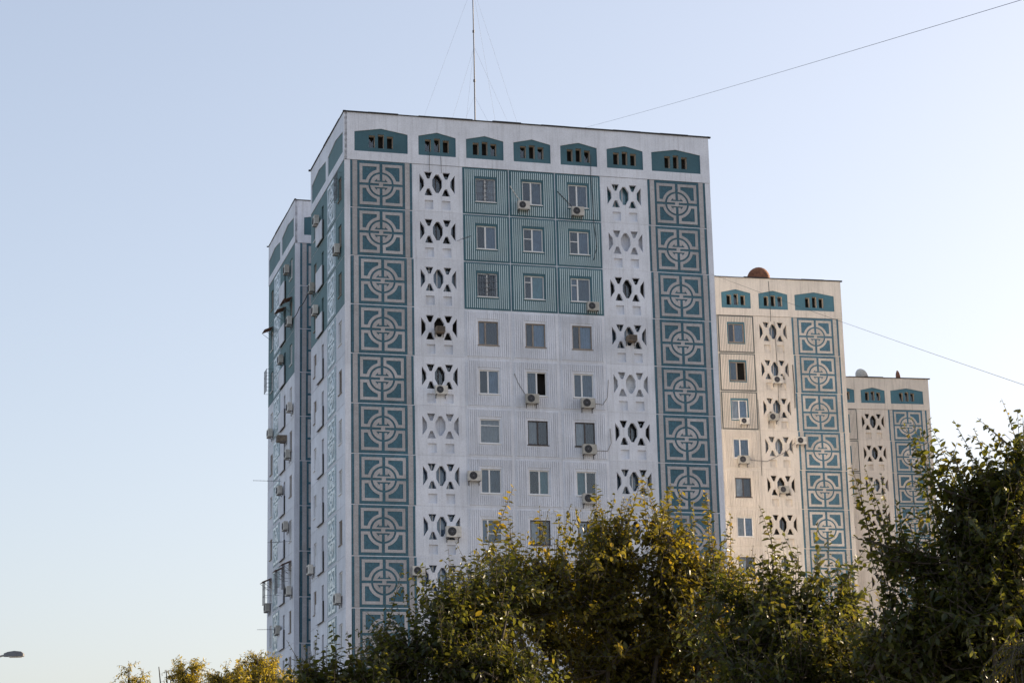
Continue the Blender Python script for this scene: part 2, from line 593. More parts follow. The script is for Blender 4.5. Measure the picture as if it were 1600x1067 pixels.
me_grille = MB()
for k in range(9):
    me_grille.box(0.02 + k * 0.15, 0.035 + k * 0.15, -0.05, -0.035, 0, WH)
for k in range(4):
    me_grille.box(0.0, WW, -0.052, -0.037, 0.1 + k * 0.42, 0.115 + k * 0.42)
for k in range(5):
    zc = 0.15 + k * 0.28
    me_grille.tube([(WW / 2 + 0.16 * math.cos(t), -0.045, zc + 0.13 * math.sin(t)) for t in np.linspace(0, 2 * math.pi, 13)], 0.012, 4)
me_grille = me_grille.mesh('window_grille', 'steel')
me_closed = MB().box(0.06, WW - 0.06, 0.05, 0.09, 0.06, WH * 0.72).box(0.06, WW - 0.06, 0.06, 0.09, WH * 0.75, WH - 0.06).mesh('closed_shutter', 'whiteA')


def window(T, x, z, style, w=WW, h=WH, rz=0.0, y=0.0):
    """style: (frame material, mullion, transom, left curtain, right curtain, extra)"""
    fmat, mull, tr, cl, cr, extra = style
    fm, pm, cs, sill = win_meshes(w, h, mull, tr)
    e = put('window', fm, T, (x, y, z), rz, fmat)
    put('sill', sill, e, (0, 0, 0), 0, fmat)
    if extra == 'shut':
        put('closed_shutter', me_closed, e)
        return
    for k, p in enumerate(pm):
        if extra == 'open' and k == len(pm) - 1:
            continue
        put('pane', p, e)
        c = (cl, cr)[k] if len(pm) > 1 else cl
        if c:
            put('curtain', cs[k], e, (0, 0, 0), 0, c)
    if extra == 'grille':
        put('window_grille', me_grille, e)


ST = {
    'pdb': ('pvc', 0.45, 0, 'c_net', 'c_blue', None), 'pbb': ('pvc', 0.42, 0, 'c_blue', 'c_blue', None),
    'pnt': ('pvc', 0.46, 0.55, 'c_net', 'c_blue', None), 'pvt': ('pvc', 0.38, 0.72, 'c_net', 'c_teal', None),
    'pvb': ('pvc', 0.36, 0.70, 'c_blue', 'c_blue', None), 'pdt': ('pvc', 0.52, 0, 'c_net', 'c_teal', None),
    'ptd': ('pvc', 0.48, 0, 'c_teal', 'c_net', None), 'grl': ('pvc', 0.5, 0, 'c_net', 'c_net', 'grille'),
    'dirty': ('pvc', 0.48, 0, 'c_white', 'c_white', 'grille'), 'wdb': ('wood', 0.38, 0, 'c_net', 'c_blue', None),
    'wbb': ('wood', 0.36, 0, 'c_blue', 'c_net', None), 'shut': ('pvc', 0.5, 0, None, None, 'shut'),
    'kwd': ('darkframe', 0.5, 0, 'c_white', 'c_net', None), 'popen': ('pvc', 0.5, 0, 'c_blue', None, 'open'),
    'wopen': ('wood', 0.45, 0, 'c_blue', None, 'open'), 'tri': ('pvc', 0.30, -0.42, 'c_blue', 'c_blue', None),
    'pale': ('pvc', 0, 0.74, 'c_white', None, None), 'pww': ('pvc', 0.48, 0, 'c_white', 'c_blue', None), 'wnn': ('wood', 0.45, 0, 'c_net', 'c_net', None),
}
PAL_A = dict(wall='whiteA', teal='tealA', rib='ribA', bg='bgA', beige='beigeA', toppanel='tealA', border='tealA')
PAL_B = dict(wall='whiteB', teal='tealB', rib='whiteB', bg='bgB', beige='beigeB', toppanel='grooveB', border='tealB')
me_border = MB().plate([rect(WX - 0.13, WX + WW + 0.13, WZ - 0.13, WZ + WH + 0.13), rect(WX, WX + WW, WZ, WZ + WH)], -0.008, 0.003).mesh('window_border', 'tealB')

XO1, XL1, XW, XL2, XO2 = 0.35, 4.20, (7.30, 10.245, 13.19), 16.13, 19.20


# attic band
def hexa(x0, x1, z0, zs, zp):
    return [(x0, z0), (x1, z0), (x1, zs), ((x0 + x1) / 2, zp), (x0, zs)]


AT_F = [(0.61, 3.90), (4.57, 6.91), (7.56, 9.93), (10.57, 12.94), (13.58, 15.95), (16.59, 18.96), (19.53, 22.77)]
AT_L = [(0.37, 5.27), (6.0, 11.0)]


def slots(c):
    return [rect(c - 0.75, c - 0.37, 0.83, 1.62), rect(c - 0.18, c + 0.19, 0.83, 1.71), rect(c + 0.37, c + 0.75, 0.83, 1.62)]


def attic_front(T, pal, x0, bays, y=0.0, x1=W):
    z = HR - ATT
    ho = [hexa(a, b, 0.57, 1.80, 2.07) for a, b in AT_F if a >= x0 and b <= x1]
    at_ = put('attic_wall', MB().plate([rect(x0, x1, 0.0, ATT)] + ho, -0.03, 0.20).mesh('attic_wall', pal['wall']), T, (0, y, z))
    for i, (a, b) in enumerate(AT_F):
        if a < x0 or b > x1:
            continue
        c = (a + b) / 2
        put('attic_niche', MB().plate([hexa(a - 0.02, b + 0.02, 0.55, 1.82, 2.10)] + slots(c), 0.02, 0.08).mesh('attic_niche', pal['teal']), at_)
        r = MB()
        for sl in slots(c):
            (xa, za), (xb, _), (_, zb), _ = sl
            r.plate([rect(xa - 0.05, xb + 0.05, za - 0.05, zb + 0.05), rect(xa, xb, za, zb)], 0.081, 0.42)
        put('vent_reveal', r.mesh('vent_reveal', 'reveal'), at_)
        br = MB()
        for sl in slots(c):
            if random.random() < 0.45:
                (xa, za), (xb, _), (_, zb), _ = sl
                n = 4
                br.plate([[(xa, za), (xb, za), (xb, zb - 0.1 * random.random()), ((xa + xb) / 2 + 0.05, zb - 0.25 - 0.3 * random.random()), (xa + 0.04, zb - 0.1), (xa, zb - 0.5)][::1]], 0.30, 0.305)
        if br.v:
            put('broken_pane', br.mesh('broken_pane', 'glass'), at_)


def roof_edge(T, x0, x1, y0, y1):
    r = MB()
    r.box(x0 + 0.3, x1 - 0.3, y0 + 0.3, y1 - 0.3, HR - 0.25, HR - 0.12)
    for (ax, ay, bx, by) in ((x0, y0, x1, y0), (x1, y0, x1, y1), (x1, y1, x0, y1), (x0, y1, x0, y0)):
        L = math.hypot(bx - ax, by - ay)
        n = max(3, int(L / 1.5))
        for k in range(n):
            t0, t1 = k / n, (k + 1) / n + 0.004
            cx0, cy0, cx1, cy1 = ax + (bx - ax) * t0, ay + (by - ay) * t0, ax + (bx - ax) * t1, ay + (by - ay) * t1
            o = 0.06 + 0.05 * random.random()
            hh = 0.05 + 0.06 * random.random()
            r.box(min(cx0, cx1) - o, max(cx0, cx1) + o, min(cy0, cy1) - o, max(cy0, cy1) + o, HR + 0.001 + 0.004 * (k % 2), HR + hh)
    put('roof', r.mesh('roof', 'tar'), T)


# side face with windows, glazed mosaic and stand-off boxes; coordinates measured from the front corner
def side_face(T, pal, ybase, depth, mirror, floors):
    """the face looking to -x; a piece spanning depth y0..y1 sits at y1 and runs back towards the viewer"""
    rz = R(-90)
    if not mirror:
        wins, mos, boxr, slot = [(1.0, 2.0), (9.42, 10.34)], (2.79, 5.65), (6.83, 8.93), (6.92, 7.58)
    else:
        wins, mos, boxr, slot = [(1.05, 2.0), (9.10, 10.12)], (5.86, 8.72), (3.66, 5.78), (3.72, 4.38)
    y_end = ybase + depth

    def X(yy):                                    # depth inside the face -> plate x
        return depth - yy
    holes_ = [rect(X(b), X(a), 0.82, 2.24) for a, b in wins] + [rect(X(slot[1]), X(slot[0]), 1.25, 2.28)]
    me_wall = MB().plate([rect(0, depth - 0.062, 0, PH)] + holes_, 0, 0.18).mesh('side_panel', pal['wall'])
    me_box = MB().box(X(boxr[1]), X(boxr[0]), -0.15, -0.10, 0.04, 1.30).box(X(boxr[1]) + 0.2, X(boxr[0]) - 0.12, -0.11, 0.004, 0.15, 1.2).mesh('balcony_screen', pal['wall'])
    me_gap_shade = MB().box(X(boxr[1]) + 0.05, X(boxr[0]) - 0.01, -0.099, -0.004, 0.06, 1.28).mesh('screen_gap_shade', 'shade_fill')  # dark block painted as the shade between screen and wall
    seam = MB()
    for k in floors:
        z = ftop(k + 1) + 0.025
        teal = k < 3
        p = put('side_panel', me_wall, T, (0, y_end, z), rz, 'tealSide' if teal else pal['wall'])
        put('balcony_screen', me_box, p, (0, 0, 0), 0, pal['wall'])
        put('screen_gap_shade', me_gap_shade, p)
        for a, b in wins:
            window(T, 0, z + 0.82, ST[random.choice(['pdb', 'pbb', 'wdb', 'wbb', 'pww', 'wnn'])], round(b - a, 2), 1.42, rz, ybase + b)
        m = put('mosaic_panel', me_glossbase, p, (X(mos[1]), 0, 0))
        for me in me_cornerS.values():
            put('corner_frame', me, m, (1.43, -0.012, 1.477))
        put('medallion', me_medalS, m, (1.43, -0.012, 1.477))
        seam.box(0.02, depth - 0.065, 0.015, 0.12, z - 0.06, z + 0.012)
    put('joint_band', seam.mesh('joint_band', pal['wall']), T, (0, y_end, 0), rz)
    # attic on this face
    z = HR - ATT
    ho = [hexa(X(b), X(a), 0.57, 1.86, 2.12) for a, b in AT_L]
    a_ = put('attic_wall', MB().plate([rect(0, depth + 0.03, 0, ATT)] + ho, -0.03, 0.16).mesh('attic_wall', pal['wall']), T, (0, y_end, z), rz)
    for a, b in AT_L:
        put('attic_niche', MB().plate([hexa(X(b) - 0.02, X(a) + 0.02, 0.55, 1.88, 2.15)], 0.015, 0.08).mesh('attic_niche', 'tealSide'), a_)


def front_face(T, pal, floors, bays, wstyles, lstyles, y=0.0):
    """bays: which of O1 L1 W0 W1 W2 L2 O2 to build"""
    zlow = ftop(max(floors) + 1)
    xs = {'O1': (XO1, XO1 + ORN_W), 'L1': (XL1, XL1 + LAT_W), 'W0': (XW[0], XW[0] + PW), 'W1': (XW[1], XW[1] + PW), 'W2': (XW[2], XW[2] + PW),
          'L2': (XL2, XL2 + LAT_W), 'O2': (XO2, XO2 + ORN_W)}
    xa = min(xs[b][0] for b in bays)
    xb = max(xs[b][1] for b in bays)
    for k in floors:
        z = ftop(k + 1) + 0.025
        for b in bays:
            x = xs[b][0]
            if b[0] == 'O':
                ornament(T, x + random.uniform(-0.05, 0.05) * (1 if b == 'O1' else 0.6), z, pal, 0.0, y + random.uniform(0, 0.008))
            elif b[0] == 'L':
                lattice(T, x, z, pal, lstyles.get((b, k), random.choice(['dark', 'blue', 'dark', 'white'])))
            else:
                top = k < 3
                p = put('window_panel', me_winpanel, T, (x, 0, z), 0, pal['toppanel'] if top else pal['wall'])
                put('ribs', me_ribs if top and pal is PAL_A else me_ribs_white, p, (0, 0, 0), 0, pal['rib'] if top else pal['wall'], kind='stuff')
                if top and pal is PAL_B:
                    put('window_border', me_border, p, (0, 0, 0), 0, pal['border'])
                window(T, x + WX, z + WZ, ST[wstyles.get((b, k), random.choice(['pdb', 'pbb', 'wdb', 'kwd', 'pww']))])
        jb = MB().box(xa, xb, 0.012, 0.10, z - 0.062, z + 0.012)
        put('joint_band', jb.mesh('joint_band', pal['wall']), T, (0, y, 0))
    # upright joints between bays and the plain edge strips
    for xj in (XL1 - 0.015, XW[0] - 0.025, XW[1] - 0.028, XW[2] - 0.028, XL2 - 0.025, XO2 - 0.01):
        if xa < xj < xb:
            put('upright_joint', MB().box(xj - 0.05, xj + 0.05, 0.014, 0.11, zlow, HR - ATT).mesh('upright_joint', pal['wall']), T, (0, y, 0))
    if 'O1' in bays:
        put('edge_strip', MB().box(0.0, XO1 - 0.005, 0.0, 0.06, 0.0, HR - ATT - 0.01).mesh('edge_strip', pal['wall']), T, (0, y, 0))
    if 'O2' in bays:
        put('edge_strip', MB().box(XO2 + ORN_W + 0.005, W, 0.0, 0.3, 0.0, HR - ATT - 0.01).mesh('edge_strip', pal['wall']), T, (0, y, 0))
    if xa > 1:
        put('plain_wall', MB().box(0, xa - 0.02, 0.0, 0.3, 0.0, HR - ATT - 0.01).mesh('plain_wall', pal['wall']), T, (0, y, 0))
    if zlow > 1:
        put('lower_wall', MB().box(max(xa, 0.36), min(xb, W - 0.36), 0.005, 0.3, 0.0, zlow - 0.04).mesh('lower_wall', pal['wall']), T, (0, y, 0))


def shell(T, pal, y0, y1, left_open, zlow_side):
    """rooms behind the panels and the plain walls on the sides away from view"""
    put('core', MB().box(0.45, W - 0.25, y0 + 0.62, y1 - 0.25, 0.0, HR - 0.3).mesh('core', 'shade_fill'), T)
    m = MB().box(W - 0.2, W - 0.004, y0 + 0.31, y1, 0.0, HR - 0.02).box(0.22, W - 0.21, y1 - 0.2, y1 - 0.004, 0.0, HR - 0.02)
    if not left_open:
        m.box(0.004, 0.2, y0 + 0.31, y1 - 0.01, 0.0, HR - 0.02)
    else:
        m.box(0.004, 0.2, y0 + 0.07, y1 - 0.01, 0.0, zlow_side - 0.04)
    put('side_wall', m.mesh('side_wall', pal['wall']), T)


YAW = R(15.544)
TA = thing('apartment_tower', 'tall white and teal apartment tower with round ornaments, nearest and largest of the three', 'apartment building',
           (-9.833, 123.871, 0.0), YAW)
FL_A = range(0, 11)
WS_A = {('W0', 0): 'dirty', ('W1', 0): 'pdb', ('W2', 0): 'pdb', ('W0', 1): 'pdb', ('W1', 1): 'pnt', ('W2', 1): 'pnt',
        ('W0', 2): 'grl', ('W1', 2): 'pvt', ('W2', 2): 'pvb', ('W0', 3): 'wbb', ('W1', 3): 'wdb', ('W2', 3): 'wdb',
        ('W0', 4): 'pdb', ('W1', 4): 'popen', ('W2', 4): 'pbb', ('W0', 5): 'pale', ('W1', 5): 'kwd', ('W2', 5): 'kwd',
        ('W0', 6): 'pbb', ('W1', 6): 'pdt', ('W2', 6): 'ptd', ('W0', 7): 'tri', ('W1', 7): 'kwd'}
LS_A = {('L1', 0): 'dark', ('L1', 1): 'dark', ('L1', 2): 'blue', ('L1', 3): 'open', ('L1', 4): 'dark', ('L1', 5): 'board', ('L1', 6): 'blue', ('L1', 7): 'blue',
        ('L1', 8): 'blue', ('L2', 0): 'teal', ('L2', 1): 'board', ('L2', 2): 'dark', ('L2', 3): 'blue', ('L2', 4): 'slat', ('L2', 5): 'dark', ('L2', 6): 'blue'}
front_face(TA, PAL_A, FL_A, ['O1', 'L1', 'W0', 'W1', 'W2', 'L2', 'O2'], WS_A, LS_A)
attic_front(TA, PAL_A, 0.0, None)
side_face(TA, PAL_A, 0.0, D1, False, FL_A)
shell(TA, PAL_A, 0.0, D1, True, ftop(11))
roof_edge(TA, 0, W, 0, D1)
# rear block of the same tower, joined by a recessed stair core
front_face(TA, PAL_A, FL_A, ['O1'], {}, {}, GAP1)
attic_front(TA, PAL_A, 0.0, None, GAP1)
put('plain_wall', MB().box(4.2, W, GAP1 + 0.003, GAP1 + 0.3, 0, HR - ATT - 0.01).mesh('plain_wall', 'whiteA'), TA)
side_face(TA, PAL_A, GAP1, DEEP - GAP1, True, FL_A)
shell(TA, PAL_A, GAP1, DEEP, True, ftop(11))
roof_edge(TA, 0, W, GAP1, DEEP)
put('stair_core', MB().box(7.5, 15.8, D1 + 0.002, GAP1 - 0.002, 0, HR - 0.8).mesh('stair_core', 'whiteA'), TA)

TB = thing('apartment_tower', 'cream and blue apartment tower with streaked walls, partly behind the white tower', 'apartment building',
           (2.921, 158.109, -0.32), YAW - 0.0468)
front_face(TB, PAL_B, range(0, 9), ['W1', 'W2', 'L2', 'O2'],
           {('W2', 0): 'wdb', ('W2', 1): 'wopen', ('W2', 2): 'pww', ('W2', 3): 'pbb', ('W2', 4): 'kwd', ('W2', 5): 'pww'},
           {('L2', 0): 'blue', ('L2', 1): 'blue', ('L2', 2): 'blue', ('L2', 3): 'white', ('L2', 4): 'dark', ('L2', 5): 'dark'})
attic_front(TB, PAL_B, 0.0, None)
shell(TB, PAL_B, 0.0, D1, False, 0)
roof_edge(TB, 0, W, 0, D1)

TC = thing('apartment_tower', 'farthest cream apartment tower, lowest in the picture, half behind the tree', 'apartment building',
           (16.225, 194.572, 0.1), YAW - 0.062)
front_face(TC, PAL_B, range(0, 8), ['W2', 'L2', 'O2'], {}, {('L2', 0): 'dark', ('L2', 1): 'dark', ('L2', 2): 'blue'})
attic_front(TC, PAL_B, 0.0, None)
shell(TC, PAL_B, 0.0, D1, False, 0)
roof_edge(TC, 0, W, 0, D1)

# ------------------------------------------------------------------ things fixed to the towers
def tower_pt(T, x, y, z):
    c, s = math.cos(T.rotation_euler.z), math.sin(T.rotation_euler.z)
    return Vector((T.location.x + c * x - s * y, T.location.y + s * x + c * y, T.location.z + z))


# air conditioners: outdoor unit facing -y, back against the wall plane
am = MB().box(-0.40, 0.40, -0.36, -0.06, 0.0, 0.56)
me_ac_case = am.mesh('casing', 'ac')
me_ac_br = MB()
for x_ in (-0.02, 0.02):
    me_ac_br.v += [(x_, -0.36, -0.004), (x_, 0.0, -0.004), (x_, 0.0, -0.25), (x_, -0.04, -0.25), (x_, -0.04, -0.045), (x_, -0.36, -0.045)]
me_ac_br.f = [(0, 1, 2, 3, 4, 5), (11, 10, 9, 8, 7, 6)] + [(k, 6 + k, 6 + (k + 1) % 6, (k + 1) % 6) for k in range(6)]
me_ac_br = me_ac_br.mesh('bracket', 'steel')
fm_ = MB()
fm_.plate([[(-0.10 + 0.225 * math.cos(t), 0.28 + 0.225 * math.sin(t)) for t in np.linspace(0, 2 * math.pi, 25)[:-1]]], -0.368, -0.361)
me_ac_fan = fm_.mesh('fan_opening', 'fan')
gm_ = MB()
for rr in (0.07, 0.13, 0.19, 0.225):
    gm_.tube([(-0.10 + rr * math.cos(t), -0.374, 0.28 + rr * math.sin(t)) for t in np.linspace(0, 2 * math.pi, 17)], 0.007, 4)
gm_.plate([[(-0.10 + 0.045 * math.cos(t), 0.28 + 0.045 * math.sin(t)) for t in np.linspace(0, 2 * math.pi, 13)[:-1]]], -0.382, -0.37)
for q in range(6):
    a = q * math.pi / 3
    gm_.tube([(-0.10 + 0.04 * math.cos(a), -0.373, 0.28 + 0.04 * math.sin(a)), (-0.10 + 0.225 * math.cos(a), -0.373, 0.28 + 0.225 * math.sin(a))], 0.006, 4)
me_ac_grille = gm_.mesh('fan_grille', 'steel')
bx_ = MB().box(-0.32, 0.32, -0.62, 0.05, 0, 0.42)
me_old = bx_.mesh('casing', 'acold')
lv = MB()
for k in range(6):
    lv.box(-0.28, 0.28, -0.628, -0.621, 0.05 + 0.06 * k, 0.08 + 0.06 * k)
me_old_lv = lv.mesh('louvre', 'fan')


def air_con(T, face, a, zrel, label, old=False, group='air conditioners on the white tower', width=0.8):
    """face 'f': a is the centre x; face 'l': a is the depth of the centre. zrel: underside, from the roof edge"""
    if face == 'f':
        loc, rz = tower_pt(T, a, -0.03, HR + zrel), T.rotation_euler.z
    else:
        loc, rz = tower_pt(T, -0.03, a, HR + zrel), T.rotation_euler.z - R(90)
    o = thing('air_conditioner', label, 'air conditioner', loc, rz, group)
    s = width / 0.8
    o.scale = (s, s, s)
    if old:
        put('casing', me_old, o)
        put('louvre', me_old_lv, o)
        for bx in (-0.31, 0.31):
            put('bracket', me_ac_br, o, (bx, 0, 0))
        return o
    put('casing', me_ac_case, o)
    put('fan_opening', me_ac_fan, o)
    put('fan_grille', me_ac_grille, o)
    for bx in (-0.31, 0.31):
        put('bracket', me_ac_br, o, (bx, 0, 0))
    return o


AC_F = [(11.07, -5.56, 'air conditioner below the middle window of the top teal row', 0.74, 0),
        (14.52, -5.75, 'air conditioner below the right window of the top teal row', 0.78, 0),
        (15.31, -11.74, 'air conditioner at the lower right corner of the teal window block', 0.74, 0),
        (5.70, -13.60, 'rusty box air conditioner inside the left lattice screen of the white tower', 0.66, 1),
        (17.70, -13.60, 'rusty box air conditioner inside the right lattice screen of the white tower', 0.70, 1),
        (5.73, -17.34, 'air conditioner hung under the left lattice one storey below the rusty box unit', 0.74, 0),
        (11.31, -17.69, 'air conditioner below the middle window, second white ribbed row', 0.80, 0),
        (14.79, -17.84, 'air conditioner with looped pipe below the right window, second white ribbed row', 0.84, 0),
        (14.79, -20.67, 'air conditioner below the right window, third white ribbed row', 0.84, 0),
        (7.67, -22.48, 'air conditioner beside the left edge of a window, fourth white ribbed row', 0.82, 0),
        (6.33, -25.85, 'large air conditioner covering part of the left lattice just above the trees', 0.90, 0),
        (4.24, -28.12, 'air conditioner between the ornament column and lowest lattice, touching the tree tops', 0.76, 0),
        (14.70, -23.66, 'air conditioner half hidden by leaves below the right window column', 0.84, 0)]
for x, z, lab, w, old in AC_F:
    air_con(TA, 'f', x, z, lab, bool(old), width=w)
AC_L = [(8.40, -4.60, 'shabby air conditioner high on the side face beside the topmost balcony screen'),
        (1.50, -8.55, 'air conditioner on the teal side face under the second window near the corner'),
        (10.0, -8.60, 'air conditioner at the inner edge of the teal side face, with black cable'),
        (8.75, -10.40, 'air conditioner low on the teal side face above a balcony screen'),
        (10.35, -26.60, 'big pale air conditioner projecting over the recess of the white side face'),
        (1.40, -29.60, 'air conditioner near the corner of the white side face, low above the trees')]
for y, z, lab in AC_L:
    air_con(TA, 'l', y, z, lab, group='air conditioners on the side face of the white tower')
AC_W = [(19.75, -4.60, 'air conditioner under the top window of the rear block'),
        (18.57, -8.55, 'air conditioner under the awning window of the rear block'),
        (22.07, -10.35, 'air conditioner on the teal and pale mosaic boundary of the rear block'),
        (18.30, -14.55, 'air conditioner on the first white storey of the rear block, near its corner'),
        (26.55, -14.60, 'air conditioner standing out against the sky on the rear block, upper one'),
        (20.85, -16.10, 'dark air conditioner beside the mosaic strip of the rear block'),
        (19.05, -17.60, 'air conditioner with drain pipe halfway down the rear block'),
        (22.20, -19.45, 'air conditioner in front of the mosaic strip of the rear block, above a thin aerial'),
        (19.80, -22.30, 'small air conditioner above the horizontal pole on the rear block'),
        (18.45, -26.80, 'air conditioner under the caged windows of the rear block'),
        (27.40, -26.75, 'air conditioner standing out against the sky on the rear block, lowest one'),
        (22.75, -28.85, 'lowest air conditioner of the rear block, just above the golden tree')]
for i, (y, z, lab) in enumerate(AC_W):
    air_con(TA, 'l', y, z, lab, old=(i == 5), group='air conditioners on the rear block')
AC_B = [(17.73, -8.34, 'air conditioner under the second lattice of the cream tower', 0.78),
        (17.22, -11.26, 'air conditioner under the third lattice of the cream tower', 0.78),
        (14.91, -11.60, 'air conditioner under the blind window of the cream tower', 0.70),
        (19.34, -13.05, 'air conditioner on the left edge of the blue ornament column, cream tower', 0.80),
        (14.67, -14.64, 'air conditioner with long pipe under a window of the cream tower', 0.85),
        (17.75, -16.85, 'air conditioner in the fifth lattice of the cream tower', 0.76)]
for x, z, lab, w in AC_B:
    air_con(TB, 'f', x, z, lab, group='air conditioners on the cream tower', width=w)

# awnings and window cages on the rear block
awm = MB()
awm.v = [(0, 0, 0), (1.2, 0, 0), (1.2, -0.62, -0.26), (0, -0.62, -0.26), (0, 0, 0.03), (1.2, 0, 0.03), (1.2, -0.62, -0.23), (0, -0.62, -0.23)]
awm.f = [(0, 3, 2, 1), (4, 5, 6, 7), (3, 7, 6, 2), (0, 4, 7, 3), (1, 2, 6, 5), (0, 1, 5, 4)]
me_awn = awm.mesh('sheet', 'rust')
me_strut = MB().tube([(0.05, 0, -0.7), (0.05, -0.58, -0.27)], 0.015, 4).tube([(1.15, 0, -0.7), (1.15, -0.58, -0.27)], 0.015, 4).mesh('strut', 'steel')
cg = MB()
for k in range(7):
    cg.box(0.02 + k * 0.19, 0.04 + k * 0.19, -0.45, -0.43, -1.75, -0.15)
for zc in (-1.75, -1.2, -0.65, -0.17):
    cg.box(0.0, 1.2, -0.452, -0.428, zc, zc + 0.02).box(0.0, 0.02, -0.43, 0.0, zc, zc + 0.02).box(1.18, 1.2, -0.43, 0.0, zc, zc + 0.02)
me_cage = cg.mesh('bars', 'steel')


def awning(y1, zrel, label, cage=False):
    o = thing('window_cage' if cage else 'awning', label, 'awning' if not cage else 'window cage', tower_pt(TA, -0.02, y1, HR + zrel),
              TA.rotation_euler.z - R(90), 'awnings and cages on the rear block')
    put('sheet', me_awn, o)
    put('strut', me_strut, o)
    if cage:
        put('bars', me_cage, o)


awning(19.75, -6.55, 'dark awning over the window nearest the corner, upper rear block')
awning(22.35, -6.55, 'dark awning over the screen beside the mosaic strip, upper rear block')
awning(27.80, -6.55, 'dark awning sticking out against the sky, upper rear block')
awning(19.75, -24.5, 'caged awning window nearest the corner, lower rear block', True)
awning(22.60, -24.5, 'caged awning window beside the mosaic strip, lower rear block', True)
awning(27.90, -24.5, 'caged awning window sticking out against the sky, lower rear block', True)
cage2 = thing('window_cage', 'bare bar cage against the sky at the bottom of the teal zone, rear block', 'window cage',
              tower_pt(TA, -0.02, 27.75, HR - 9.5), TA.rotation_euler.z - R(90))
put('bars', me_cage, cage2)
cage3 = thing('window_cage', 'dark bar cage on the topmost side window beside the corner', 'window cage',
              tower_pt(TA, -0.02, 2.1, HR - 3.4), TA.rotation_euler.z - R(90))
put('bars', me_cage, cage3, (0, 0.2, 0))


def cable(name, pts, rad, label, mat='cable', cat='cable', sag=0.0, n=16, group=None):
    pts = [Vector(p) for p in pts]
    out = []
    for a, b in zip(pts[:-1], pts[1:]):
        for k in range(n):
            t = k / n
            p = a.lerp(b, t)
            p.z -= sag * 4 * t * (1 - t)
            out.append(p)
    out.append(pts[-1])
    o0 = out[0].copy()
    me = MB().tube([p - o0 for p in out], rad, 5).mesh(name, mat)
    o = put(name, me, None, o0)
    return tag(o, label, cat, group)


def wallpts(T, face, pts, off=0.05):
    return [tower_pt(T, a, -off, HR + z) if face == 'f' else tower_pt(T, -off, a, HR + z) for a, z in pts]


# pipes and loose cables on the walls
cable('pipe', wallpts(TA, 'f', [(10.28, -4.05), (10.75, -4.75), (11.0, -5.05)]), 0.022, 'white pipe slanting down to the top middle air conditioner', 'ac', 'pipe', n=3)
cable('pipe', wallpts(TA, 'f', [(13.3, -4.2), (13.9, -4.8), (14.3, -5.25)]), 0.022, 'dark pipe slanting down to the top right air conditioner', 'cable', 'pipe', n=3)
cable('pipe', wallpts(TA, 'f', [(10.3, -15.85), (10.5, -16.4), (11.0, -17.2)]), 0.018, 'thin pipe curving to the air conditioner of the second white row', 'cable_grey', 'pipe', n=4)
cable('pipe', wallpts(TA, 'f', [(15.2, -17.5), (15.8, -17.55), (16.1, -17.1), (16.2, -16.0)]), 0.018, 'looped pipe right of the second white row', 'cable_grey', 'pipe', n=4)
cable('pipe', wallpts(TA, 'f', [(15.2, -20.4), (16.0, -20.4), (16.25, -19.9), (16.2, -19.0)]), 0.018, 'looped pipe right of the third white row', 'cable_grey', 'pipe', n=4)
cable('cable', wallpts(TA, 'f', [(15.55, -1.7), (15.5, -3.0), (15.6, -6.1), (15.75, -7.6), (15.5, -8.5)]), 0.016, 'dark cable dropping from the attic vents past the right teal windows', n=4)
cable('cable', wallpts(TA, 'f', [(5.25, -2.2), (5.22, -3.45)]), 0.012, 'left of two thin cables above the left lattice column', n=3)
cable('cable', wallpts(TA, 'f', [(5.95, -2.4), (5.98, -3.5)]), 0.012, 'right of two thin cables above the left lattice column', n=3)
cable('cable', [tower_pt(TA, -0.3, 10.1, HR - 8.2), tower_pt(TA, -0.3, 14.0, HR - 8.5), tower_pt(TA, -0.05, 18.7, HR - 8.0)], 0.03,
      'thick black cable sagging across the recess between the two blocks', sag=0.25, n=8)
cable('pipe', wallpts(TB, 'f', [(15.1, -14.3), (16.6, -14.4), (18.2, -13.6), (18.9, -12.9)]), 0.022, 'long pipe drooping across the cream tower', 'cable_grey', 'pipe', n=4)
for xx, z0, z1, lab in ((17.45, -0.2, -3.4, 'thick cable from the rusty dish down to the top lattice, cream tower'),
                        (17.75, -3.4, -11.0, 'cable running down over three lattices of the cream tower'),
                        (19.05, -6.8, -10.2, 'dark drain pipe beside the ornament column, cream tower'),
                        (16.1, -9.6, -15.5, 'thin cable down the ribbed panels of the cream tower')):
    cable('cable', wallpts(TB, 'f', [(xx, z0), (xx + 0.06, (z0 + z1) / 2), (xx + 0.02, z1)]), 0.03 if 'drain' in lab else 0.016, lab, n=3)


# yagi aerials
def aerial(label, p, d, L, group):
    d = Vector(d).normalized()
    side = d.cross(Vector((0, 0, 1))).normalized()
    o = thing('television_aerial', label, 'aerial', p, 0, group)
    put('boom', MB().tube([(0, 0, 0), d * L], 0.014, 5).mesh('boom', 'steel'), o)
    e = MB()
    for k in range(6):
        c = d * (L * (0.35 + 0.125 * k))
        e.tube([c - side * (0.22 - 0.02 * k), c + side * (0.22 - 0.02 * k)], 0.009, 4)
    put('elements', e.mesh('elements', 'steel'), o)


aerial('small aerial sticking out beside the second lattice of the white tower', tower_pt(TA, 6.9, -0.02, HR - 7.75), (0.9, -0.5, 0.15), 1.0, 'aerials')
aerial('thin aerial reaching into the sky halfway down the rear block', tower_pt(TA, -0.02, 22.9, HR - 18.4), (-1, -0.1, 0.03), 1.9, 'aerials')
aerial('long horizontal aerial pole across two windows, lower rear block', tower_pt(TA, -0.02, 18.7, HR - 23.2), (-1, 0.2, 0.0), 1.6, 'aerials')
aerial('lowest aerial of the rear block above the golden tree', tower_pt(TA, -0.02, 24.5, HR - 28.3), (-1, -0.1, 0.0), 1.3, 'aerials')

